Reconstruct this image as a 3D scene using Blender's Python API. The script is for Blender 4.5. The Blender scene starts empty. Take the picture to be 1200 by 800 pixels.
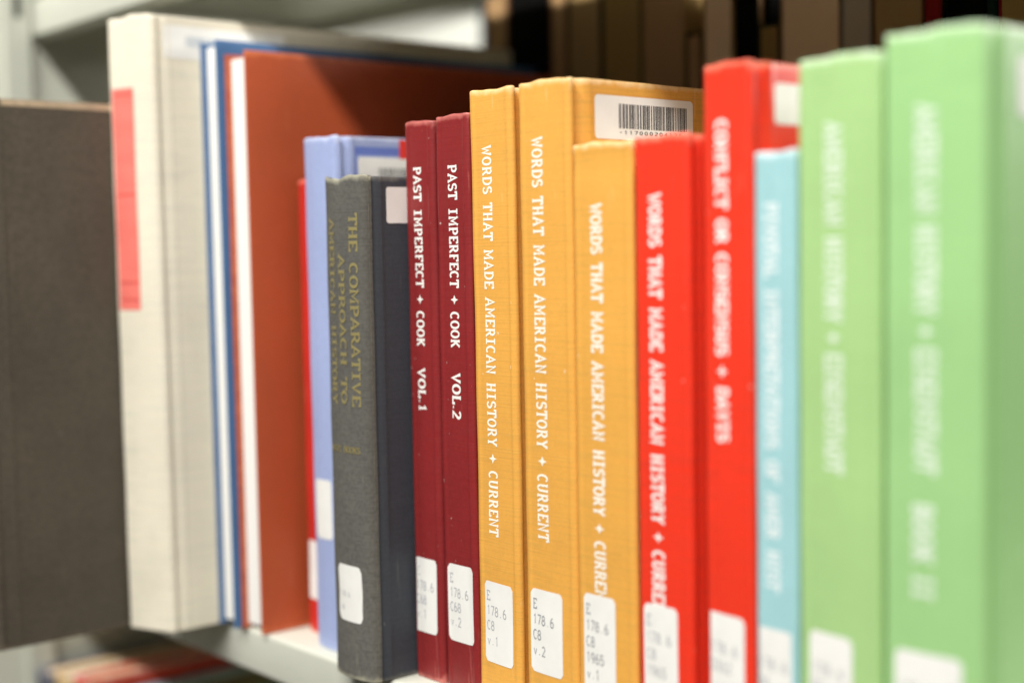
import bpy, bmesh, math, random
from mathutils import Matrix, Vector
random.seed(7)
S = 0.01                                   # builders work in centimetres
scene = bpy.context.scene
COL = scene.collection

# ---------------------------------------------------------------- camera
cam_d = bpy.data.cameras.new('camera'); cam = bpy.data.objects.new('camera', cam_d); COL.objects.link(cam)
yaw, pit, rol = math.radians(49.3117), math.radians(3.7533), math.radians(-0.9978)
F = Vector((-math.sin(yaw)*math.cos(pit), math.cos(yaw)*math.cos(pit), -math.sin(pit)))
r0 = Vector((math.cos(yaw), math.sin(yaw), 0)); u0 = r0.cross(F)
r = r0*math.cos(rol)+u0*math.sin(rol); u = u0*math.cos(rol)-r0*math.sin(rol)
M = Matrix((( r.x, u.x, -F.x, 50.798*S), (r.y, u.y, -F.y, -42.847*S), (r.z, u.z, -F.z, 21.759*S), (0, 0, 0, 1)))
cam.matrix_world = M
cam_d.sensor_width = 36; cam_d.lens = 1667/1200*36
cam_d.clip_start = 0.01; cam_d.clip_end = 50
cam_d.dof.use_dof = True; cam_d.dof.focus_distance = 0.675; cam_d.dof.aperture_fstop = 2.4
cam_d.dof.aperture_blades = 0
scene.camera = cam

# ---------------------------------------------------------------- light
w = bpy.data.worlds.new('World'); scene.world = w; w.use_nodes = True
w.node_tree.nodes['Background'].inputs[0].default_value = (0.93, 0.97, 1.0, 1)
w.node_tree.nodes['Background'].inputs[1].default_value = 0.09
def area(name, loc, target, sx, sy, power, col):
    d = bpy.data.lights.new(name, 'AREA'); d.shape = 'RECTANGLE'; d.size = sx*S; d.size_y = sy*S
    d.energy = power; d.color = col
    o = bpy.data.objects.new(name, d); COL.objects.link(o)
    o.location = Vector(loc)*S
    z = (Vector(loc)-Vector(target)).normalized(); x = Vector((1, 0, 0)); x = (x-z*x.dot(z)).normalized(); y = z.cross(x)
    o.rotation_euler = Matrix((x, y, z)).transposed().to_euler()
    return o
area('aisle_ceiling_lamp', (36, -108, 172), (0, 0, 20), 230, 20, 93, (1.0, 0.985, 0.95))
area('far_aisle_ceiling_lamp', (40, 110, 60), (-50, 36, 40), 60, 20, 20, (1.0, 0.98, 0.93))
scene.view_settings.view_transform = 'Standard'; scene.view_settings.look = 'None'
scene.view_settings.exposure = 0.0; scene.view_settings.gamma = 1.0
scene.cycles.use_denoising = True
scene.cycles.max_bounces = 6

# ---------------------------------------------------------------- materials
def lin(c):
    return tuple(((v/255)/12.92 if v/255 <= .04045 else ((v/255+.055)/1.055)**2.4) for v in c)
class N:
    def __init__(s, name):
        s.m = bpy.data.materials.new(name); s.m.use_nodes = True; s.t = s.m.node_tree
        s.b = s.t.nodes['Principled BSDF']; s.k = s.t.nodes.new('ShaderNodeTexCoord')
    def n(s, typ, **kw):
        o = s.t.nodes.new(typ)
        for k, v in kw.items():
            if k.startswith('_'): setattr(o, k[1:], v)
            else: o.inputs[k.replace('__', ' ')].default_value = v
        return o
    def l(s, a, b): s.t.links.new(a, b)
    def noise(s, scale, stretch=(1, 1, 1), detail=3, off=0.0):
        mp = s.n('ShaderNodeMapping'); mp.inputs['Scale'].default_value = stretch; mp.inputs['Location'].default_value = (off, off*.7, off*1.3)
        s.l(s.k.outputs['Object'], mp.inputs[0])
        t = s.n('ShaderNodeTexNoise', Scale=scale, Detail=detail); s.l(mp.outputs[0], t.inputs['Vector'])
        return t.outputs[0]
    def ramp(s, src, a, b, c0=(0, 0, 0, 1), c1=(1, 1, 1, 1)):
        rr = s.n('ShaderNodeValToRGB'); rr.color_ramp.elements[0].position = a; rr.color_ramp.elements[1].position = b
        rr.color_ramp.elements[0].color = c0; rr.color_ramp.elements[1].color = c1
        s.l(src, rr.inputs[0]); return rr.outputs[0]
    def mix(s, fac, a, b, mode='MIX'):
        m = s.n('ShaderNodeMix', _data_type='RGBA', _blend_type=mode)
        for i, v in ((0, fac), (6, a), (7, b)):
            if hasattr(v, 'links'): s.l(v, m.inputs[i])
            else: m.inputs[i].default_value = v if i == 0 else (*v[:3], 1)
        return m.outputs[2]
    def math(s, op, a, b=0.0):
        m = s.n('ShaderNodeMath', _operation=op)
        for i, v in enumerate((a, b)):
            if hasattr(v, 'links'): s.l(v, m.inputs[i])
            else: m.inputs[i].default_value = v
        return m.outputs[0]

def cloth(name, c, c_worn=None, thread=1.0, rough=.55, fleck=0.0, mottle=.10, spec=.3, worn_amt=1.0, fleck_c=(.85,.8,.72)):
    """woven book cloth: fine horizontal threads, mottling, rubbed edges from the 'wear' attribute"""
    q = N(name); c = lin(c); cw = lin(c_worn) if c_worn else tuple(min(1, v*.5+.42) for v in c)
    q.b.inputs['Roughness'].default_value = rough; q.b.inputs['Specular IOR Level'].default_value = spec
    big = q.noise(18, (1, 1, .6), 4, random.random()*9)
    col = q.mix(q.ramp(big, .3, .7), tuple(v*(1-mottle) for v in c), tuple(min(1, v*(1+mottle*.6)) for v in c))
    th = q.noise(1.0, (22, 22, 1250), 1)          # weft threads
    wp = q.noise(1.0, (1700, 1700, 160), 2)         # warp threads
    both = q.math('ADD', q.math('MULTIPLY', th, 1.0), q.math('MULTIPLY', wp, .35))
    col = q.mix(q.math('MULTIPLY', q.ramp(both, .58, .85), .26*thread), col, tuple(min(1, v*1.5+.03) for v in c))
    col = q.mix(q.math('MULTIPLY', q.ramp(both, .72, .45), .3*thread), col, tuple(v*.6 for v in c))
    iso = q.noise(1.0, (520, 520, 620), 3, 5.0)
    col = q.mix(q.math('MULTIPLY', q.ramp(iso, .40, .66), min(1, mottle*1.6)), col, tuple(v*.45 for v in c))
    # handling: faint grime patches and short upright scuffs
    gr = q.noise(34, (1, 1, .7), 5, 7.7+random.random()*5)
    col = q.mix(q.math('MULTIPLY', q.ramp(gr, .56, .74), .16), col, tuple(v*.5+.02 for v in c))
    sc = q.math('MULTIPLY', q.ramp(q.noise(1.0, (330, 330, 26), 3, 2.2+random.random()*5), .64, .70), q.ramp(q.noise(45, (1, 1, 1), 2, 4.4), .52, .60))
    col = q.mix(q.math('MULTIPLY', sc, .30*worn_amt), col, cw)
    at = q.n('ShaderNodeAttribute'); at.attribute_name = 'wear'
    wn = q.noise(170, (1, 1, 1), 5)
    wear = q.ramp(q.math('ADD', q.math('MULTIPLY', at.outputs['Fac'], .55), q.math('MULTIPLY', wn, .7)), .60, .98)
    col = q.mix(q.math('MULTIPLY', wear, .9*worn_amt), col, cw)
    if fleck:
        fn = q.noise(420, (1, 1, .6), 2, 3.1)
        col = q.mix(q.math('MULTIPLY', q.ramp(fn, .79-fleck*.04, .81-fleck*.03), .6), col, fleck_c)
    q.l(col, q.b.inputs['Base Color'])
    bp = q.n('ShaderNodeBump', Strength=.35*thread, Distance=.0002); q.l(both, bp.inputs['Height'])
    b2 = q.n('ShaderNodeBump', Strength=.10, Distance=.0012); q.l(q.noise(60, (1, 1, .5), 3), b2.inputs['Height']); q.l(bp.outputs[0], b2.inputs['Normal'])
    q.l(b2.outputs[0], q.b.inputs['Normal'])
    return q.m
def plain(name, c, rough=.6, mottle=.06, scale=60, spec=.3, stretch=(1, 1, 1), metallic=0, bump=.1):
    q = N(name); c = lin(c); q.b.inputs['Roughness'].default_value = rough; q.b.inputs['Specular IOR Level'].default_value = spec
    q.b.inputs['Metallic'].default_value = metallic
    nz = q.noise(scale, stretch, 4)
    q.l(q.mix(q.ramp(nz, .3, .7), tuple(v*(1-mottle) for v in c), tuple(min(1, v*(1+mottle)) for v in c)), q.b.inputs['Base Color'])
    bp = q.n('ShaderNodeBump', Strength=bump, Distance=.0003); q.l(nz, bp.inputs['Height']); q.l(bp.outputs[0], q.b.inputs['Normal'])
    return q.m
def foil(name, c, worn, amt=.35, scale=900):
    q = N(name); q.b.inputs['Roughness'].default_value = .5
    nz = q.noise(scale, (1, 1, 1), 3)
    q.l(q.mix(q.ramp(nz, .56, .70), lin(c), tuple(a*(1-amt)+b*amt for a, b in zip(lin(c), lin(worn)))), q.b.inputs['Base Color'])
    return q.m
def pages(name, c):
    q = N(name); c = lin(c); q.b.inputs['Roughness'].default_value = .8; q.b.inputs['Specular IOR Level'].default_value = .1
    leaf = q.noise(1.0, (2600, 30, 6), 2)            # leaf edges run up and down, stacked across the book
    q.l(q.mix(q.ramp(leaf, .3, .7), tuple(v*.82 for v in c), tuple(min(1, v*1.04) for v in c)), q.b.inputs['Base Color'])
    bp = q.n('ShaderNodeBump', Strength=.5, Distance=.0002); q.l(leaf, bp.inputs['Height']); q.l(bp.outputs[0], q.b.inputs['Normal'])
    return q.m

MP_cream = pages('page_paper_cream', (236, 230, 214)); MP_white = pages('page_paper_white', (243, 241, 234))
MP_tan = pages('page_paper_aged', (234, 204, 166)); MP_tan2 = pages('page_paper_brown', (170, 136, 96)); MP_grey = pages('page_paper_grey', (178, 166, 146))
M_paper = plain('label_paper', (238, 236, 230), .42, .045, 70, .4)
M_ink = foil('typed_ink', (150, 150, 152), (215, 215, 212), .6, 1500)
M_ink_faint = foil('faded_typed_ink', (176, 177, 179), (225, 225, 222), .6, 1500)
M_black = foil('barcode_ink', (38, 38, 40), (90, 90, 90), .3, 800)
M_white_foil = foil('white_title_foil', (246, 243, 236), (200, 170, 150), .35)
M_white_foil_y = foil('white_title_foil_on_ochre', (250, 245, 230), (233, 190, 110), .45)
M_green_foil = foil('greyed_white_foil', (226, 236, 220), (180, 214, 160), .4)
M_gold = foil('worn_gold_foil', (140, 128, 82), (112, 111, 99), .95, 700)
M_pale_foil = foil('pale_title_foil', (232, 240, 238), (190, 222, 224), .5)
M_steel = plain('painted_shelf_steel', (200, 201, 187), .42, .03, 30, .4)

# ---------------------------------------------------------------- mesh helpers
def link(name, verts, faces, mat, parent=None, smooth=False, wear=None, autosharp=None):
    me = bpy.data.meshes.new(name); me.from_pydata([(a*S, b*S, c*S) for a, b, c in verts], [], faces)
    me.materials.append(mat)
    if smooth:
        bm = bmesh.new(); bm.from_mesh(me); bmesh.ops.recalc_face_normals(bm, faces=bm.faces); bm.to_mesh(me); bm.free()
    if wear is not None:
        at = me.attributes.new('wear', 'FLOAT', 'POINT'); at.data.foreach_set('value', wear)
    if smooth:
        me.polygons.foreach_set('use_smooth', [True]*len(me.polygons))
        if autosharp: me.set_sharp_from_angle(angle=math.radians(autosharp))
    me.update()
    o = bpy.data.objects.new(name, me); COL.objects.link(o)
    if parent: o.parent = parent
    return o
def empty(name, loc, rotz=0, lean=0):
    o = bpy.data.objects.new(name, None); COL.objects.link(o); o.empty_display_size = .02
    o.location = Vector(loc)*S; o.rotation_euler = (0, math.radians(lean), math.radians(rotz)); return o
def tag(o, label=None, cat=None, group=None, kind=None):
    for k, v in (('label', label), ('category', cat), ('group', group), ('kind', kind)):
        if v: o[k] = v
    return o

def extrude_loop(outer, inner, z0, z1, rnd=.12, ztop=None, wearf=None, extra=(), bow=None):
    """closed wall between an outer path and an inner path, rounded at top and bottom.
    outer/inner: equal-length lists of (x, y); outer normals from neighbours."""
    n = len(outer)
    nrm = []
    for i in range(n):
        d = (inner[i][0]-outer[i][0], inner[i][1]-outer[i][1]); L = math.hypot(*d) or 1
        nrm.append((d[0]/L, d[1]/L))
    K = 4; levels = []
    for k in range(K+1):
        a = math.pi/2*k/K; levels.append((z0+rnd*(1-math.sin(a)), rnd*(1-math.cos(a)), 1-k/K*.4))
    mid = [(z0+.35, 0, .25), (z0+.9, 0, 0)]
    nm = 40
    mid += [(z0+.9+(z1-z0-1.8)*k/nm, 0, 0) for k in range(1, nm)]
    mid += [(z1-.9, 0, 0), (z1-.35, 0, .3)]
    top = [(z1-rnd*(1-math.sin(math.pi/2*k/K)), rnd*(1-math.cos(math.pi/2*k/K)), 1-k/K*.4) for k in range(K+1)]
    # bottom order: from z0 upwards
    lv = sorted(levels, key=lambda t: t[0]); L = lv+mid+top
    V, Wr = [], []
    for (z, ins, wr) in L:
        f = (z-z0)/(z1-z0)
        for i in range(n):
            zz = z + (ztop(outer[i][0], outer[i][1])*max(0, (f-.9)/.1) if ztop else 0)
            by = bow(zz) if bow else 0
            V.append((outer[i][0]+nrm[i][0]*ins, outer[i][1]+nrm[i][1]*ins+by, zz))
            Wr.append(min(1, wr+(wearf[i]*(.55+.45*wr) if wearf else 0)))
    R = len(L)
    base = len(V)
    for (z) in (z0+.02, z1-.02):
        for i in range(n):
            zz = z + (ztop(inner[i][0], inner[i][1]) if (ztop and z > z0+1) else 0)
            V.append((inner[i][0], inner[i][1]+(bow(zz) if bow else 0), zz)); Wr.append(.7)
    Fc = []
    for a in range(R-1):
        for i in range(n-1):
            p = a*n+i; Fc.append((p, p+1, p+n+1, p+n))
        # ends
    for i in range(n-1):
        Fc.append((base+i+1, base+i, base+n+i, base+n+i+1))          # inner wall
        Fc.append((i+1, i, base+i, base+i+1))                         # bottom cap
        t = (R-1)*n+i; Fc.append((t, t+1, base+n+i+1, base+n+i))      # top cap
    for e in (0, n-1):                                                # end walls
        ring = [a*n+e for a in range(R)]+[base+n+e, base+e]
        Fc.append(tuple(ring if e == n-1 else ring[::-1]))
    return V, Fc, Wr

EAR = .05                                 # raised ridge of the spine beside each joint
def spine_y(x, wd, bulge):
    t = max(-1, min(1, 2*x/wd))
    return bulge*t*t*.8 + bulge*.2*t**6 - EAR*math.exp(-((abs(x)-(wd/2-.3))/.12)**2)
def make_book(name, X0, X1, Y, H, D, mat, label, pagemat=MP_cream, bulge=.12, shoulder=.22, board=.26, joint=True,
              lean=0, rotz=0, fore_edge=False, spine_mat=None, group=None, wavy=.05, z=0, overhang=.3, board_mat2=None, jd=.3, skew=0, crease=0, pages_drop=0):
    wd = X1-X0-.02
    root = empty(name, ((X0+X1)/2, Y, z), rotz, lean)
    group = group or ('books on the lower shelf' if z < 0 else 'books on the far side of the shelving' if Y > 15 else 'books standing in the front row')
    tag(root, label, 'book', group)
    flip = -1 if fore_edge else 1
    hw = wd/2; sg = shoulder
    jy0, jy1 = .24+bulge*.6, 1.15
    # right half outer path of the spine from centre to the bottom of the joint
    pts = []
    xs = hw-sg; ys = spine_y(xs, wd, bulge)
    nx = 24
    for k in range(nx): x = xs*k/(nx-1); pts.append((x, spine_y(x, wd, bulge)))
    for k in range(1, 5):
        a = math.pi/2*k/4; pts.append((xs+sg*math.sin(a), ys+sg*(1-math.cos(a))))
    jy = jy0+.24
    if joint:
        for k in range(1, 6):
            t = k/5; pts.append((hw-jd*(.5-.5*math.cos(math.pi*t)), ys+sg+(jy-ys-sg)*t))
    else:
        pts.append((hw, jy))
    th = .16
    def offs(P):
        out = []
        for i, p in enumerate(P):
            a = P[max(0, i-1)]; b = P[min(len(P)-1, i+1)]; d = (b[0]-a[0], b[1]-a[1]); L = math.hypot(*d) or 1
            out.append((p[0]-d[1]/L*th, p[1]+d[0]/L*th))
        return out
    full = [(-x, y) for x, y in pts[:0:-1]]+pts
    inn = offs(full)
    wearf = []
    for (x, y) in full:
        e = max(0, 1-abs(abs(x)-(hw-.06))/.16) if y < .5 else 0
        wearf.append(.5*e)
    ph = random.random()*9
    full = [(x, y+skew*(x+hw)) for x, y in full]; inn = [(x, y+skew*(x+hw)) for x, y in inn]
    def zt(x, y): return wavy*(math.sin(x*2.1+ph)*.7+math.sin(x*5.3+ph*2)*.3) - (.05 if (joint and abs(x) > hw-.2 and y > .4) else 0)
    bw_a = random.uniform(-.05, .05)
    def bow(zz): return bw_a*math.sin(math.pi*zz/H)+ .012*math.sin(zz*.9+ph)
    if crease:
        def bow2(zz): return bow(zz)+crease*math.exp(-((zz-(H-.75))/.25)**2)-crease*.7*math.exp(-((zz-(H-.1))/.3)**2)
    else: bow2 = bow
    V, Fc, Wr = extrude_loop(full, inn, 0, H, .08, zt, wearf, bow=bow2)
    V = [(x*flip, (y if not fore_edge else D-y), zz) for x, y, zz in V]
    link('spine', V, Fc, spine_mat or mat, root, True, Wr, 50)
    # boards
    for s in (-1, 1):
        P = []
        if joint:
            for k in range(6):
                t = k/5; P.append((hw-jd*(.5+.5*math.cos(math.pi*t)), jy+(jy1-jy)*t))
        else: P.append((hw, jy))
        P += [(hw+.03*math.exp(-((k-2)/1.2)**2), jy1+.07*k) for k in range(1, 6)]
        P += [(hw, jy1+.5+(D-jy1-.58)*k/7) for k in range(0, 8)]
        P += [(hw-.03, D-.03), (hw-.08, D)]
        I = [(p[0]-board if i < len(P)-1 else hw-board+.06, min(p[1], D-.0)) for i, p in enumerate(P)]
        I[-2] = (hw-board+.03, D-.01); I[-1] = (hw-board+.08, D)
        if skew and s > 0:
            P = [(x, y+skew*wd*max(0, 1-(y-jy)/6)) for x, y in P]; I = [(x, y+skew*wd*max(0, 1-(y-jy)/6)) for x, y in I]
        wf = [(.5 if i >= len(P)-3 else 0) for i in range(len(P))]
        V, Fc, Wr = extrude_loop([(x*s, y) for x, y in P], [(x*s, y) for x, y in I], 0.01, H-.03, .07, None, wf)
        if s < 0: Fc = [f[::-1] for f in Fc]
        V = [(x*flip, (y if not fore_edge else D-y), zz) for x, y, zz in V]
        link('board', V, Fc, board_mat2 if (board_mat2 and s*flip > 0) else mat, root, True, Wr, 50)
    # page block, fore edge slightly hollow
    px = hw-board-.03; y0, y1 = .42+skew*wd, D-overhang; V = []; nyx = 7
    zb, ztp = .3, H-.32-pages_drop
    for zz in (zb, ztp):
        V.append((-px, y0, zz))
        for k in range(nyx+1):
            x = -px+2*px*k/nyx; V.append((x, y1-.12*(1-(x/px)**2), zz))
        V.append((px, y0, zz))
    n = nyx+3; Fc = [tuple(range(n))[::-1] if False else tuple(range(n)), tuple(range(n, 2*n))[::-1]]
    for i in range(n): j = (i+1) % n; Fc.append((j, i, i+n, j+n))
    V = [(x*flip, (y if not fore_edge else D-y), zz) for x, y, zz in V]
    link('page_block', V, Fc, pagemat, root, True, None, 30)
    def surf(x, zz, lift=.012): return skew*(x+hw)+spine_y(x, wd, bulge)+bow2(zz)-lift + (0 if abs(x) < xs else sg*(1-math.sqrt(max(0, 1-((abs(x)-xs)/sg)**2))))
    return dict(root=root, surf=surf, hw=hw, wd=wd, X0=X0, H=H, D=D, cx=(X0+X1)/2)

# ---------------------------------------------------------------- lettering
def arc(cx, cy, rx, ry, a0, a1, n=8):
    return [(cx+rx*math.cos(math.radians(a0+(a1-a0)*k/n)), cy+ry*math.sin(math.radians(a0+(a1-a0)*k/n))) for k in range(n+1)]
# glyph: width, strokes (centre lines in a w x 1 cell), serifs (x, y, half length)
def G():
    g = {}
    g['A'] = (.74, [[(.08, 0), (.37, 1), (.66, 0)], [(.2, .34), (.54, .34)]], [(.09, 0, .13), (.65, 0, .13)])
    g['B'] = (.66, [[(.14, 0), (.14, 1)], [(.02, 1), (.36, 1)]+arc(.36, .76, .18, .24, 90, -90)+[(.14, .52)], [(.14, .52), (.38, .52)]+arc(.38, .26, .22, .26, 90, -90)+[(.02, 0)]], [])
    g['C'] = (.66, [arc(.35, .5, .29, .5, 48, 312, 14)], [(.57, .84, 0), ])
    g['D'] = (.7, [[(.14, 0), (.14, 1)], [(.02, 1), (.3, 1)]+arc(.3, .5, .34, .5, 90, -90, 12)+[(.02, 0)]], [])
    g['E'] = (.64, [[(.14, 0), (.14, 1)], [(.02, 1), (.58, 1), (.58, .8)], [(.14, .52), (.42, .52)], [(.02, 0), (.6, 0), (.6, .22)]], [])
    g['F'] = (.62, [[(.14, 0), (.14, 1)], [(.02, 1), (.58, 1), (.58, .78)], [(.14, .52), (.42, .52)]], [(.16, 0, .14)])
    g['H'] = (.74, [[(.15, 0), (.15, 1)], [(.59, 0), (.59, 1)], [(.15, .5), (.59, .5)]], [(.15, 0, .13), (.15, 1, .13), (.59, 0, .13), (.59, 1, .13)])
    g['I'] = (.56, [[(.28, 0), (.28, 1)]], [(.28, 0, .24), (.28, 1, .24)])
    g['K'] = (.72, [[(.15, 0), (.15, 1)], [(.6, 1), (.17, .42)], [(.3, .56), (.62, 0)]], [(.15, 0, .13), (.15, 1, .13), (.58, 1, .12), (.6, 0, .12)])
    g['L'] = (.6, [[(.15, 0), (.15, 1)], [(.02, 0), (.57, 0), (.57, .26)]], [(.16, 1, .14)])
    g['M'] = (.86, [[(.14, 0), (.16, 1), (.43, .3), (.70, 1), (.72, 0)]], [(.14, 0, .13), (.72, 0, .13), (.1, 1, .09), (.76, 1, .09)])
    g['N'] = (.76, [[(.15, 0), (.15, 1), (.61, 0), (.61, 1)]], [(.15, 0, .12), (.1, 1, .1), (.61, 1, .12)])
    g['O'] = (.7, [arc(.35, .5, .29, .5, 90, 450, 18)], [])
    g['P'] = (.66, [[(.15, 0), (.15, 1)], [(.02, 1), (.36, 1)]+arc(.36, .73, .23, .27, 90, -90)+[(.15, .46)]], [(.17, 0, .15)])
    g['R'] = (.72, [[(.15, 0), (.15, 1)], [(.02, 1), (.36, 1)]+arc(.36, .74, .2, .26, 90, -90)+[(.15, .48)], [(.36, .48), (.62, 0)]], [(.15, 0, .13), (.63, 0, .1)])
    g['S'] = (.62, [arc(.31, .76, .23, .24, 25, 270, 10)+arc(.31, .26, .25, .26, 90, -155, 10)], [])
    g['T'] = (.66, [[(.33, 0), (.33, 1)], [(.04, .78), (.04, 1), (.62, 1), (.62, .78)]], [(.33, 0, .15)])
    g['U'] = (.72, [[(.14, 1), (.14, .3)]+arc(.36, .28, .22, .28, 180, 360, 10)+[(.58, 1)]], [(.14, 1, .13), (.58, 1, .13)])
    g['V'] = (.72, [[(.1, 1), (.36, 0), (.62, 1)]], [(.11, 1, .12), (.61, 1, .12)])
    g['W'] = (.84, [[(.09, 1), (.25, 0), (.42, .74), (.59, 0), (.75, 1)]], [(.1, 1, .12), (.74, 1, .12)])
    g['Y'] = (.7, [[(.1, 1), (.35, .48), (.6, 1)], [(.35, .48), (.35, 0)]], [(.11, 1, .12), (.59, 1, .12), (.35, 0, .15)])
    g['G'] = (.7, [arc(.35, .5, .29, .5, 48, 340, 14)+[(.62, .42), (.42, .42)]], [])
    g['1'] = (.5, [[(.1, .8), (.27, 1), (.27, 0)]], [(.27, 0, .17)])
    g['2'] = (.62, [arc(.3, .74, .22, .26, 160, -20, 8)+[(.08, 0), (.56, 0)]], [])
    g['3'] = (.6, [arc(.28, .76, .22, .24, 150, -90, 9), arc(.28, .27, .24, .27, 90, -150, 9)], [])
    g['4'] = (.62, [[(.44, 0), (.44, 1), (.06, .3), (.58, .3)]], [])
    g['5'] = (.6, [[(.52, 1), (.12, 1), (.1, .56)]+arc(.29, .31, .25, .31, 110, -150, 10)], [])
    g['6'] = (.6, [arc(.44, .38, .36, .62, 95, 180, 6)+arc(.31, .29, .23, .29, 180, 520, 14)], [])
    g['7'] = (.6, [[(.06, 1), (.54, 1), (.24, 0)]], [])
    g['8'] = (.6, [arc(.3, .76, .2, .24, 90, 450, 12), arc(.3, .27, .24, .27, 90, 450, 12)], [])
    g['9'] = (.6, [arc(.3, .7, .23, .29, 0, 360, 14), arc(.17, .62, .36, .62, 0, -80, 6)], [])
    g['0'] = (.6, [arc(.3, .5, .22, .5, 90, 450, 16)], [])
    g['v'] = (.6, [[(.08, .62), (.3, 0), (.52, .62)]], [])
    g['.'] = (.3, [[(.15, .0), (.15, .12)]], [])
    g['*'] = (.4, [[(.2, .35), (.2, .65)], [(.06, .5), (.34, .5)]], [])
    g[' '] = (.62, [], [])
    return g
GL = G()
def stroke(pts, tv, thz):
    """mitred ribbon; thickness depends on direction: tv on stems, thz on horizontals"""
    L, R = [], []
    n = len(pts)
    for i, p in enumerate(pts):
        def nn(a, b):
            dx, dy = b[0]-a[0], b[1]-a[1]; l = math.hypot(dx, dy) or 1e-6
            return -dy/l, dx/l, (thz+(tv-thz)*abs(dy/l))/2
        if i == 0: a = nn(pts[0], pts[1]); m = (a[0]*a[2], a[1]*a[2])
        elif i == n-1: a = nn(pts[-2], pts[-1]); m = (a[0]*a[2], a[1]*a[2])
        else:
            a = nn(pts[i-1], p); b = nn(p, pts[i+1]); mx, my = a[0]+b[0], a[1]+b[1]; l = math.hypot(mx, my) or 1e-6
            mx /= l; my /= l; c = max(.55, mx*a[0]+my*a[1]); t = (a[2]+b[2])/2/c; m = (mx*t, my*t)
        L.append((p[0]+m[0], p[1]+m[1])); R.append((p[0]-m[0], p[1]-m[1]))
    return L, R
def text_polys(txt, h, tv, thz, serif=True, gap=.06, length=None, space=.62, mono=None, jitter=0):
    """-> list of (u, v, layer) quads, u along the line, v up. Scaled in u to the given length."""
    quads = []; cx = 0
    T = tv/2
    for ch in txt:
        if ch == '#':       # ornament diamond
            wv = .62; c0 = cx+.31; star = []
            for k in range(8):
                rr, a = ((.42, .17)[k % 2], math.pi/4*k); star.append((c0+rr*math.cos(a), .5+rr*math.sin(a)))
            quads.append(star); quads.append(None); cx += wv+gap; continue
        wv, st, se = GL[ch]
        if ch == ' ': cx += space; continue
        if mono: off = (mono-wv)/2
        else: off = 0
        jv = random.uniform(-jitter, jitter)
        for s in st:
            s2 = [(cx+off+x, thz/2+y*(1-thz)+jv) for x, y in s]
            Lf, Rt = stroke(s2, tv, thz)
            for i in range(len(Lf)-1): quads.append([Lf[i], Rt[i], Rt[i+1], Lf[i+1]])
            quads.append(None)
        if serif:
            for (x, y, hl) in se:
                if hl == 0: continue
                yy = thz/2+y*(1-thz)+jv
                quads.append([(cx+off+x-hl, yy-thz/2), (cx+off+x+hl, yy-thz/2), (cx+off+x+hl, yy+thz/2), (cx+off+x-hl, yy+thz/2)]); quads.append(None)
        cx += (mono or wv)+gap
    cx -= gap
    sc = (length/(cx*h)) if length else 1
    out = []; layer = 0
    for q in quads:
        if q is None: layer = (layer+1) % 9; continue
        out.append(([(u*h*sc, v*h) for u, v in q], layer))
    return out, cx*h*sc
def lettering(name, book, txt, x_base, z_start, z_end, h, mat, tv=.2, thz=.12, parent=None, gap=.06, down=True, serif=True, lift=.009, space=.62, mono=None, jitter=0, mapf=None):
    """lettering laid on the spine: down=True runs top to bottom, letter tops to the right"""
    L = abs(z_end-z_start) if z_end is not None else None
    polys, tot = text_polys(txt, h, tv, thz, serif, gap, L, space, mono, jitter)
    V, Fc = [], []
    for q, layer in polys:
        b = len(V)
        for (uu, vv) in q:
            if mapf: V.append(mapf(uu, vv, lift+layer*.0006))
            elif down:
                x = x_base+vv; zz = z_start-uu; V.append((x, book['surf'](x, zz, lift+layer*.0006), zz))
            else:
                x = x_base+uu; zz = z_start+vv; V.append((x, book['surf'](x, zz, lift+layer*.0006), zz))
        Fc.append(tuple(range(b, b+len(q))))
    return link(name, V, Fc, mat, parent or book['root'])
def lx(book, X): return X-book['cx']                  # shelf position -> book-local
LR = random.Random(11)
def spine_label(book, Xa, Xb, za, zb, lines=(), inkmat=None, mat=None, name='call_number_label', rad=.22, lh=.6, tilt=None, edge=0, ind=.14, h=.5, label=None):
    tilt = LR.uniform(-.035, .035) if tilt is None else tilt
    a, b = lx(book, Xa), lx(book, Xb); n = 16; V = []; Fc = []
    for i in range(n+1):
        t = i/n; x = a+(b-a)*t
        dl = min(x-a, b-x); c = rad-math.sqrt(max(0, rad**2-(rad-dl)**2)) if dl < rad else 0
        for k in range(5):
            zz = (zb+c)+((za-c)-(zb+c))*k/4 + tilt*(x-a)
            V.append((x + edge*math.sin(zz*3.1), book['surf'](x, zz, .017), zz))
    for i in range(n):
        for k in range(4): p = i*5+k; Fc.append((p, p+5, p+6, p+1))
    # denser columns at rounded ends
    lab = link(name, V, Fc, mat or M_paper, book['root'], True)
    if label: lab['label'] = label
    zz = za-.95
    polysV, polysF = [], []
    for ln in lines:
        if ln:
            ps, tot = text_polys(ln, h, .13, .13, False, .1, None, .5, .6)
            for q, layer in ps:
                bb = len(polysV)
                for (uu, vv) in q:
                    x = a+ind+uu*.84; z2 = zz+vv; polysV.append((x, book['surf'](x, z2, .020+layer*.0006), z2+tilt*(x-a)))
                polysF.append(tuple(range(bb, bb+len(q))))
        zz -= lh+.12
    if polysV: link('typed_call_number', polysV, polysF, inkmat or M_ink, lab)
    return lab
def cover_rect(book, name, y0, y1, z0, z1, mat, parent=None, rad=.2, lift=.015, tilt=0):
    X = book['hw']+lift; V = []; n = 4
    cs = [(y1-rad, z1-rad, 0), (y0+rad, z1-rad, 90), (y0+rad, z0+rad, 180), (y1-rad, z0+rad, 270)]
    for cy, cz, a0 in cs:
        for k in range(n+1):
            a = math.radians(a0+90*k/n); yy = cy+rad*math.cos(a); zz = cz+rad*math.sin(a); V.append((X, yy, zz+tilt*(yy-y0)))
    return link(name, V, [tuple(range(len(V)))], mat, parent or book['root'])
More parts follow.
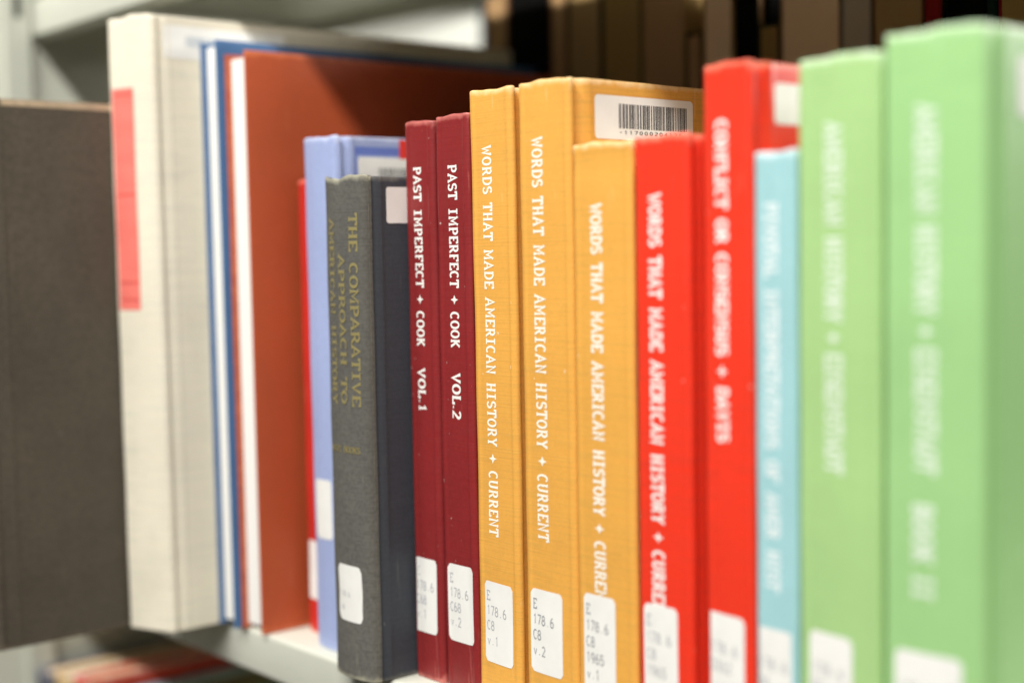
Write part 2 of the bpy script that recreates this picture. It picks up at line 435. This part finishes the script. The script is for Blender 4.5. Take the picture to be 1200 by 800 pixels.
def barcode(book, parent, y0, y1, z0, z1, digits, mat, lift=.024, tilt=0):
    rnd = random.Random(3); V, Fc = [], []; y = y0; X = book['hw']+lift
    while y < y1:
        bwid = rnd.choice((.035, .035, .07, .09)); e = min(y+bwid, y1)
        b = len(V); V += [(X, y, z0+tilt*(y-y0)), (X, e, z0+tilt*(y-y0)), (X, e, z1+tilt*(y-y0)), (X, y, z1+tilt*(y-y0))]; Fc.append((b, b+1, b+2, b+3))
        y = e+rnd.choice((.03, .03, .05, .08))
    link('barcode', V, Fc, mat, parent)
    if digits:
        ps, tot = text_polys(digits, .17, .16, .16, False, .3, y1-y0, .5, .6)
        V, Fc = [], []
        for q, layer in ps:
            b = len(V)
            for uu, vv in q: V.append((X+layer*.0008, y0+uu, z0-.26+vv+tilt*uu))
            Fc.append(tuple(range(b, b+len(q))))
        link('barcode_number', V, Fc, mat, parent)

# ---------------------------------------------------------------- floor under the shelving
fl = link('floor', [(-400, -400, -62), (400, -400, -62), (400, 400, -62), (-400, 400, -62)], [(0, 1, 2, 3)], plain('dark_carpet', (78, 72, 64), .95, .2, 300, .1))
tag(fl, kind='structure')

# ---------------------------------------------------------------- shelving
unit = empty('library_shelving', (-10, 18, -37.4))
tag(unit, 'pale grey green painted steel library shelving holding the books', 'bookshelf')
def upart(name, V, Fc, mat=M_steel, smooth=False, sharp=40):
    o = link(name, [(x+10, y-18, z+37.4) for x, y, z in V], Fc, mat, unit, smooth, None, sharp if smooth else None); return o
def shelf_plate(x0, x1, yf, yb, zt, lip=2.6, front=-1):
    """folded sheet steel: top sheet, front lip with rounded fold and return flange"""
    s = 1 if front < 0 else -1
    rr = .25; path = [(yb, zt-.9), (yb, zt-.0)]
    path = [(yb, zt-1.2), (yb, zt)]
    for k in range(6):
        a = math.radians(90+90*k/5); path.append((yf+s*rr+s*rr*math.cos(a), zt-rr+rr*math.sin(a)))
    for k in range(6):
        a = math.radians(180+90*k/5); path.append((yf+s*rr+s*rr*math.cos(a), zt-lip+rr+rr*math.sin(a)))
    path.append((yf+s*1.4, zt-lip))
    th = .12; n = len(path); inn = []
    for i, p in enumerate(path):
        a = path[max(0, i-1)]; b = path[min(n-1, i+1)]; d = (b[0]-a[0], b[1]-a[1]); L = math.hypot(*d); q = (d[1]/L, -d[0]/L)
        if front > 0: q = (-q[0], -q[1])
        inn.append((p[0]-q[0]*th*(1), p[1]-q[1]*th*1))
    # keep the top sheet's upper face at zt: shift inner side below
    V = []
    for x in (x0, x1):
        V += [(x, y, z) for y, z in path]; V += [(x, y, z) for y, z in inn]
    m = 2*n; Fc = []
    for i in range(n-1):
        Fc.append((i, i+1, m+i+1, m+i)); Fc.append((n+i+1, n+i, m+n+i, m+n+i+1))
    for e in (0, n-1): Fc.append((e, n+e, m+n+e, m+e))
    for b in (0, m):
        for i in range(n-1): Fc.append((b+i, b+i+1, b+n+i+1, b+n+i))
    return upart('shelf', V, Fc, M_steel, True, 35)
XL, XR = -49.6, 62
s1 = shelf_plate(XL, XR, -1.5, 18.5, -.0)
s1['label'] = 'middle shelf carrying the coloured books'
shelf_plate(XL, XR, -1.5, 20.2, 39.9, 2.6)
shelf_plate(XL, XR, -1.5, 18.5, -37.0)
shelf_plate(XL, XR, 42.5, 20.5, -.0, 2.6, 1)
shelf_plate(XL, XR, 42.5, 20.5, 46.0, 2.6, 1)
shelf_plate(XL, XR, 42.5, 20.5, -37.0, 2.6, 1)
def box(x0, x1, y0, y1, z0, z1):
    V = [(x, y, z) for x in (x0, x1) for y in (y0, y1) for z in (z0, z1)]
    return V, [(0, 1, 3, 2), (4, 6, 7, 5), (0, 4, 5, 1), (2, 3, 7, 6), (0, 2, 6, 4), (1, 5, 7, 3)]
upart('end_panel', *box(-50.6, -49.75, -14, 40.4, -37.4, 78))
V, Fc = box(-49.74, -48.9, -3.6, -1.75, -37.4, 78); upart('upright', V, Fc)
V, Fc = box(-49.74, -47.5, 18.7, 20.3, -37.4, 78); upart('upright', V, Fc)
M_dark = plain('dark_slot', (40, 40, 32), .8)
for zz in (38.6, 43.0, 28.5, 5, -12):
    if zz > 30: upart('bracket_slot', *box(-48.89, -48.86, -2.9, -2.4, zz, zz+1.6), M_dark)

# ---------------------------------------------------------------- the books in the row, left to right
ROW = 'books standing in the row'
def bx(*a, **k): return make_book('book', *a, **k)

c_dark = cloth('dark_brown_cloth', (90, 82, 70), (120, 108, 90), 1.2, .7, .5, .26, .2, .7, (.3, .27, .22))
B = bx(-30.2, -26.5, -14.2, 30.4, 31, c_dark, 'big dark brown cloth book at the far left jutting out past the shelf edge', MP_cream, .15, .3, .32, jd=.04)
strip = plain('bare_board_edge', (192, 170, 140), .8, .15, 200)
cover_rect(B, 'worn_board_edge', .6, 30.6, 30.4-.40, 30.4-.06, strip, rad=.05, lift=.012)

c_cream = cloth('cream_linen', (230, 221, 199), (236, 226, 206), 1.0, .75, .35, .07, .15, .8, (.62, .54, .42))
B = bx(-26.35, -23.2, -6.6, 35.2, 28.0, c_cream, 'tall cream linen book with a faded red label on its spine', MP_cream, .16, .3, .3, lean=-.35, jd=.1, wavy=.1, skew=.38)
M_red_paper = plain('faded_red_label', (236, 122, 110), .6, .10, 35, .2, (1, 1, 3))
L = spine_label(B, -26.36, -24.5, 31.2, 18.6, (), None, M_red_paper, 'red_spine_label', rad=.02)
M_rule = plain('label_rule_ink', (214, 88, 78))
for zz in (30.75, 28.5, 25.1, 20.1, 19.1):
    V, Fc = [], []; b = 0
    for i in range(9):
        x = lx(B, -26.34)+1.8*i/8
        for dz in (0, .14): V.append((x, B['surf'](x, zz+dz, .021), zz+dz))
    for i in range(8): p = b+i*2; Fc.append((p, p+2, p+3, p+1))
    link('label_rule', V, Fc, M_rule, L)
lab = cover_rect(B, 'barcode_label', 2.0, 10.0, 32.8, 34.65, M_paper, lift=.02)
barcode(B, lab, 3.4, 8.5, 33.7-.2, 34.3-.2, None, foil('soft_barcode_ink', (176, 186, 196), (200, 205, 210), .4), .03)

c_blue = cloth('navy_blue_cloth', (70, 104, 146), (90, 120, 160), .6, .5, 0, .08, .3, .7)
B = bx(-23.3, -21.42, -2.3, 33.85, 26, c_blue, 'tall dark blue book shelved fore edge outwards, its white pages facing the aisle', MP_white, .1, .2, .15, lean=-.3, fore_edge=True, overhang=.35)
c_rust = cloth('rust_cloth', (176, 80, 45), (214, 122, 80), .7, .5, 0, .10, .3, .8)
B = bx(-21.4, -19.1, -1.85, 33.0, 26, c_rust, 'tall rust orange book shelved fore edge outwards beside the thin dark blue one', MP_white, .1, .2, .15, lean=-.2, fore_edge=True, overhang=.35)

c_red0 = cloth('bright_red_cloth', (220, 44, 34), (240, 120, 100), .5, .4, 0, .07, .4)
B = bx(-18.45, -15.6, .7, 25.75, 18, cloth('brick_red_cloth', (200, 44, 34), (236, 130, 110), .5, .5, 0, .1, .3), 'short bright red book mostly hidden behind the pale lavender one', MP_cream, .25, .35, .25)
spine_label(B, -18.2, -16.4, 5.3, 1.95)

q = N('lavender_printed_cloth')
c_lav = cloth('lavender_cloth', (160, 172, 212), (210, 216, 236), .6, .5, .9, .08, .3, .8, (.52, .5, .38))
B = bx(-15.5, -12.3, -.7, 27.85, 19, c_lav, 'lavender blue book with a white call number label, between the red and dark grey ones', MP_cream, .3, .4, .26, lean=-.35)
spine_label(B, -15.0, -13.35, 9.35, 6.1)
M_lav2 = plain('periwinkle_print', (104, 122, 192), .5)
fr = cover_rect(B, 'printed_frame', 1.3, 17.6, 1, 27.3, M_lav2, rad=.05, lift=.006)
fi = cover_rect(B, 'printed_panel', 1.5, 17.2, 1.4, 26.85, plain('lavender_print', (150, 164, 212), .5), rad=.05, lift=.010)
lab = cover_rect(B, 'barcode_label', 1.6, 7.4, 24.2, 26.75, M_paper, lift=.018)
barcode(B, lab, 2.95, 6.6, 24.7, 26.2, None, foil('grey_barcode_ink', (120, 124, 120), (150, 150, 150), .3), .024)
cover_rect(B, 'red_sticker', 4.35, 5.4, 26.7, 27.75, plain('red_sticker', (222, 60, 50)), rad=.05, lift=.022)

c_gspine = cloth('faded_grey_cloth', (99, 97, 91), (176, 172, 150), 1.5, .8, .2, .26, .2, 1.0, (.5, .5, .4))
c_gcov = cloth('charcoal_blue_cloth', (62, 66, 73), (120, 118, 110), 1.3, .6, .3, .12, .3, .9, (.3, .3, .26))
B = bx(-10.75, -7.12, -2.75, 25.45, 19, c_gcov, 'charcoal book with a sun faded grey spine and worn gold title', MP_cream, .38, .55, .28, spine_mat=c_gspine, wavy=.12, jd=.14)
h = .55
lettering('title_lettering', B, 'THE COMPARATIVE', lx(B, -8.2), 23.6, 14.0, .58, M_gold, .19, .12, lift=.02)
lettering('title_lettering', B, 'APPROACH TO', lx(B, -9.1), 21.6, 14.1, .52, M_gold, .19, .12, lift=.02)
lettering('title_lettering', B, 'AMERICAN HISTORY', lx(B, -10.0), 23.4, 14.0, .52, M_gold, .19, .12, lift=.02)
polyw = text_polys('BASIC BOOKS', .32, .18, .12, True, .12)[1]
L = lettering('publisher_lettering', B, 'BASIC BOOKS', lx(B, -10.4), 11.6, None, .34, M_gold, .2, .14, down=False, lift=.02)
spine_label(B, -9.85, -7.85, 5.85, 2.95, ('', '170.6', 'R8'), M_ink_faint, edge=.03, rad=.3, h=.3, ind=.2)
lab = cover_rect(B, 'white_cover_label', 1.6, 4.4, 23.1, 24.9, M_paper, lift=.018, rad=.15)

c_mar = cloth('maroon_buckram', (137, 37, 38), (206, 120, 110), .9, .42, .85, .10, .45, 1.0, (.72, .6, .55))
VOLS = 'maroon two volume set'
B = bx(-7.1, -4.72, 0, 28.1, 20.5, c_mar, 'left one of the two maroon books, lettered PAST IMPERFECT COOK VOL.1', MP_cream, .1, .3, .26, lean=-.12)
lettering('title_lettering', B, 'PAST IMPERFECT # COOK', lx(B, -6.32), 25.85, 16.95, .64, M_white_foil, .20, .12, gap=.12, space=.66)
lettering('volume_lettering', B, 'VOL.1', lx(B, -6.32), 15.85, 13.68, .62, M_white_foil, .21, .12, gap=.1)
spine_label(B, -6.98, -5.15, 6.2, 2.4, ('E', '178.6', 'C68', 'v.1'), M_ink_faint)
B = bx(-4.52, -1.93, 0, 28.2, 20.5, c_mar, 'maroon book touching the first tall ochre book, lettered PAST IMPERFECT COOK VOL.2', MP_cream, .06, .22, .26, lean=-.12)
lettering('title_lettering', B, 'PAST IMPERFECT # COOK', lx(B, -3.5), 25.8, 17.0, .68, M_white_foil, .20, .12, gap=.12, space=.66)
lettering('volume_lettering', B, 'VOL.2', lx(B, -3.5), 15.75, 13.5, .66, M_white_foil, .21, .12, gap=.1)
spine_label(B, -4.15, -2.2, 6.3, 2.45, ('E', '178.6', 'C68', 'v.2'), M_ink_faint)

c_och = cloth('ochre_buckram', (232, 168, 76), (250, 222, 170), .95, .45, .25, .05, .4, .9, (.95, .86, .7))
TW = 'WORDS THAT MADE AMERICAN HISTORY # CURRENT'
B = bx(-1.9, 1.22, 0, 29.15, 21.5, c_och, 'tall ochre book, left of two alike, call number label ending v.1 and no date', MP_cream, .07, .22, .28, lean=-.1)
lettering('title_lettering', B, TW, lx(B, -.95), 26.55, 8.12, .68, M_white_foil_y, .19, .12, gap=.12, space=.66)
spine_label(B, -1.38, .65, 5.9, 1.98, ('E', '178.6', 'C8', 'v.1'), M_ink_faint)
B = bx(1.6, 5.08, 0, 29.2, 21.5, c_och, 'tall ochre book with call number label ending v.2 and a barcode on its cover', MP_cream, .07, .22, .28, lean=-.05)
lettering('title_lettering', B, TW, lx(B, 2.55), 26.7, 8.38, .73, M_white_foil_y, .19, .12, gap=.12, space=.66)
spine_label(B, 1.98, 4.12, 6.1, 2.2, ('E', '178.6', 'C8', 'v.2'), M_ink)
lab = cover_rect(B, 'barcode_label', 1.55, 8.0, 26.55, 28.5, M_paper, lift=.018, rad=.2)
barcode(B, lab, 3.05, 7.55, 27.05, 28.15, '*117000204135*', M_black, .026)

B = bx(5.12, 8.78, 0, 26.2, 18.5, c_och, 'shorter ochre book with a dented spine top and the date 1965 on its label', MP_cream, .1, .2, .26, crease=.05, wavy=.06)
lettering('title_lettering', B, 'WORDS THAT MADE AMERICAN HISTORY # CURRENT', lx(B, 6.3), 23.6, 5.95, .72, M_white_foil_y, .22, .14, gap=.1, space=.66)
spine_label(B, 5.55, 7.55, 6.5, 2.1, ('E', '178.6', 'C8', '1965', 'v.1'), M_ink)

c_red = cloth('scarlet_buckram', (238, 56, 32), (246, 140, 112), .9, .4, .3, .05, .45, 1.0, (.95, .6, .5))
B = bx(8.83, 11.95, 0, 26.25, 18.5, c_red, 'scarlet book lettered WORDS THAT MADE AMERICAN HISTORY, shorter of the two scarlet ones', MP_cream, .12, .34, .26)
lettering('title_lettering', B, 'WORDS THAT MADE AMERICAN HISTORY # CURRENT', lx(B, 9.72), 23.9, 6.0, .74, M_white_foil, .22, .14, gap=.1, space=.66)
spine_label(B, 9.22, 11.15, 6.7, 2.3, ('E', '178.6', 'C8', '1965'), M_ink_faint)
B = bx(12.7, 15.2, 0, 28.8, 20.5, c_red, 'tall scarlet book lettered CONFLICT OR CONSENSUS DAVIS', MP_cream, .12, .3, .26)
lettering('title_lettering', B, 'CONFLICT OR CONSENSUS # DAVIS', lx(B, 13.4), 26.6, 13.95, .66, M_white_foil, .24, .16, space=.66)
spine_label(B, 12.82, 14.75, 7.05, 3.1, ('', '178.6', 'D262'), M_ink_faint)
cover_rect(B, 'white_cover_label', 1.45, 5.2, 26.4, 28.0, M_paper, lift=.018)

c_cyan = cloth('pale_turquoise_cloth', (160, 204, 207), (226, 240, 240), .6, .45, 0, .05, .35, 1.0)
B = bx(15.24, 17.3, 0, 25.25, 18.5, c_cyan, 'pale turquoise book between the tall scarlet book and the green ones', MP_white, .1, .3, .24)
lettering('title_lettering', B, 'PIVOTAL INTERPRETATIONS OF AMER HIST', lx(B, 15.82), 23.3, 8.4, .66, M_pale_foil, .22, .15, space=.8)
spine_label(B, 15.26, 17.12, 6.9, 2.9, ('', '178.6', 'D4'), M_ink_faint)

c_gr1 = cloth('apple_green_buckram', (166, 203, 134), (224, 240, 210), .7, .45, 0, .04, .35, 1.0)
c_gr2 = cloth('fresh_green_buckram', (158, 203, 135), (224, 240, 210), .7, .45, 0, .04, .35, 1.0)
B = bx(17.35, 21.05, 0, 28.5, 21, c_gr1, 'light green book without a volume number, thinner and lower of two green ones', MP_cream, .12, .3, .26)
lettering('title_lettering', B, 'AMERICAN HISTORY # EISENSTADT', lx(B, 18.68), 26.1, 13.3, .76, M_green_foil, .22, .14, gap=.1, space=.6)
spine_label(B, 17.9, 19.85, 7.25, 3.3, ('', '178.6', 'E5'), M_ink_faint)
B = bx(21.1, 25.15, 0, 28.95, 21, c_gr2, 'wide light green book at the right end of the row', MP_cream, .12, .34, .26)
lettering('title_lettering', B, 'AMERICAN HISTORY # EISENSTADT', lx(B, 22.5), 26.4, 13.7, .84, M_green_foil, .22, .14, gap=.1, space=.6)
lettering('volume_lettering', B, 'BOOK II', lx(B, 22.4), 12.6, 9.25, .84, M_green_foil, .22, .14, gap=.1, space=.6)
spine_label(B, 21.65, 24.35, 7.3, 3.3, ('', '178.6'), M_ink_faint)
cover_rect(B, 'white_cover_label', 2.1, 8.0, 25.9, 28.0, M_paper, lift=.018, rad=.3)

# ---------------------------------------------------------------- books on the lower shelf
M_beige = cloth('beige_cloth', (228, 190, 130), None, .6)
low = [(-56+7.0, -46.2, -3.2, -7.9, MP_tan, cloth('slate_cloth', (92, 92, 104)), 'slate grey book with pale page tops at the left of the lower shelf', 0),
       (-46.1, -43.1, -3.0, -7.6, MP_cream, M_beige, 'beige book beside the slate grey one on the lower shelf', 0),
       (-43.0, -40.4, -3.0, -7.2, MP_tan, cloth('orange_red_cloth', (240, 74, 40), None, .5), 'red book between beige and pale blue books on the lower shelf', 0),
       (-40.3, -37.6, -3.0, -8.2, MP_white, cloth('pale_blue_cloth', (150, 190, 206)), 'pale blue book on the lower shelf', 0),
       (-37.5, -34.3, -2.9, -8.0, MP_tan2, cloth('forest_green_cloth', (78, 140, 84)), 'forest green book on the lower shelf', 0),
       (-34.2, -31.0, -2.8, -8.4, MP_tan2, cloth('dark_red_cloth', (150, 36, 30)), 'dark red book on the lower shelf', 0),
       (-30.9, -27.4, -2.8, -9.0, MP_tan2, cloth('plum_cloth', (96, 30, 36)), 'plum book on the lower shelf right of the dark red one', 0)]
for x0, x1, y, zt, pm, mt, lb, _ in low:
    make_book('book', x0, x1, y, zt+37.0, 19, mt, lb, pm, .15, .25, .4, z=-37.0, wavy=.03, overhang=.3)

# ---------------------------------------------------------------- books on the far side, their page edges towards us
dk = {k: cloth('far_'+k+'_cloth', c, c, .3, worn_amt=0, spec=.04, rough=.9) for k, c in dict(black=(12, 11, 10), brown=(110, 76, 52), olive=(62, 58, 40), wine=(130, 30, 28), green=(28, 44, 36), navy=(26, 32, 48), khaki=(160, 132, 84), grey=(150, 144, 130), umber=(150, 120, 88)).items()}
def XY(px, Y=22.0):      # (computed once for the layout of the far row)
    return px
far = [(-26.9, -24.6, 41.0, 'brown', 0), (-24.5, -20.3, 41.5, 'black', -1), (-20.2, -18.6, 38.8, 'brown', 0), (-18.5, -15.4, 38.5, 'olive', 1),  # thick black book is added: blocks far lamp light, keeps the gap dark
       (-15.3, -11.8, 38.0, 'olive', 2), (-11.7, -8.2, 37.6, 'khaki', 0), (-8.1, -6.8, 34.6, 'black', 0),
       (-6.7, -4.4, 37.2, 'khaki', 3), (-4.3, -2.6, 36.8, 'black', -1), (-2.5, -1.0, 34.4, 'olive', 2), (-.9, 3.2, 36.9, 'umber', 3), (3.25, 5.2, 36.8, 'grey', 4), (5.25, 8.4, 36.4, 'brown', 1),  # thin black book is added, its colour stands for shade in an open gap
       (8.45, 9.4, 36.2, 'wine', -1), (9.45, 11.9, 36.0, 'black', -1), (11.95, 12.6, 36.0, 'green', -1), (12.65, 14.4, 35.8, 'wine', 2), (14.45, 16.6, 36.0, 'umber', 3), (16.7, 18.6, 36.0, 'black', -1)]
names = ['leftmost far row book, its brown page edges beside the pale panel', 'thick black far row book, tallest, added to fill the dark gap above the rust book', 'thin brown far row book right of the thick black one', 'far row book with olive covers above the ochre book marked v.2',
         'wider dim olive far row book above the yellow barcode label', 'khaki covered far row book left of the short black one', 'short black far row book with a dark notch above it', 'khaki covered far row book with tan pages left of a thin black one',
         'thin black far row book added for the dark gap above the tall scarlet book', 'short olive far row book right of a thin black one', 'wide tan far row book above the tall scarlet book cover', 'grey covered far row book above the thinner green book', 'brown covered far row book above the gap between the green books',
         'thin wine red far row book beside a black one', 'black far row book above the wide green book, right of a wine red one', 'thin dark green far row book beside the black one', 'narrow wine red far row book with brown pages', 'tan paged far row book near the right edge', 'rightmost far row book, black']
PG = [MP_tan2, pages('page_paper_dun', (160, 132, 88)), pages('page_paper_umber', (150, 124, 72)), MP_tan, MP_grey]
for (x0, x1, hh, ck, pm), nm in zip(far, names):
    make_book('book', x0, x1, 22.0, hh, 17, dk[ck], nm, PG[max(pm, 0)], .1, .2, .12, fore_edge=pm >= 0, wavy=.02, overhang=.1)
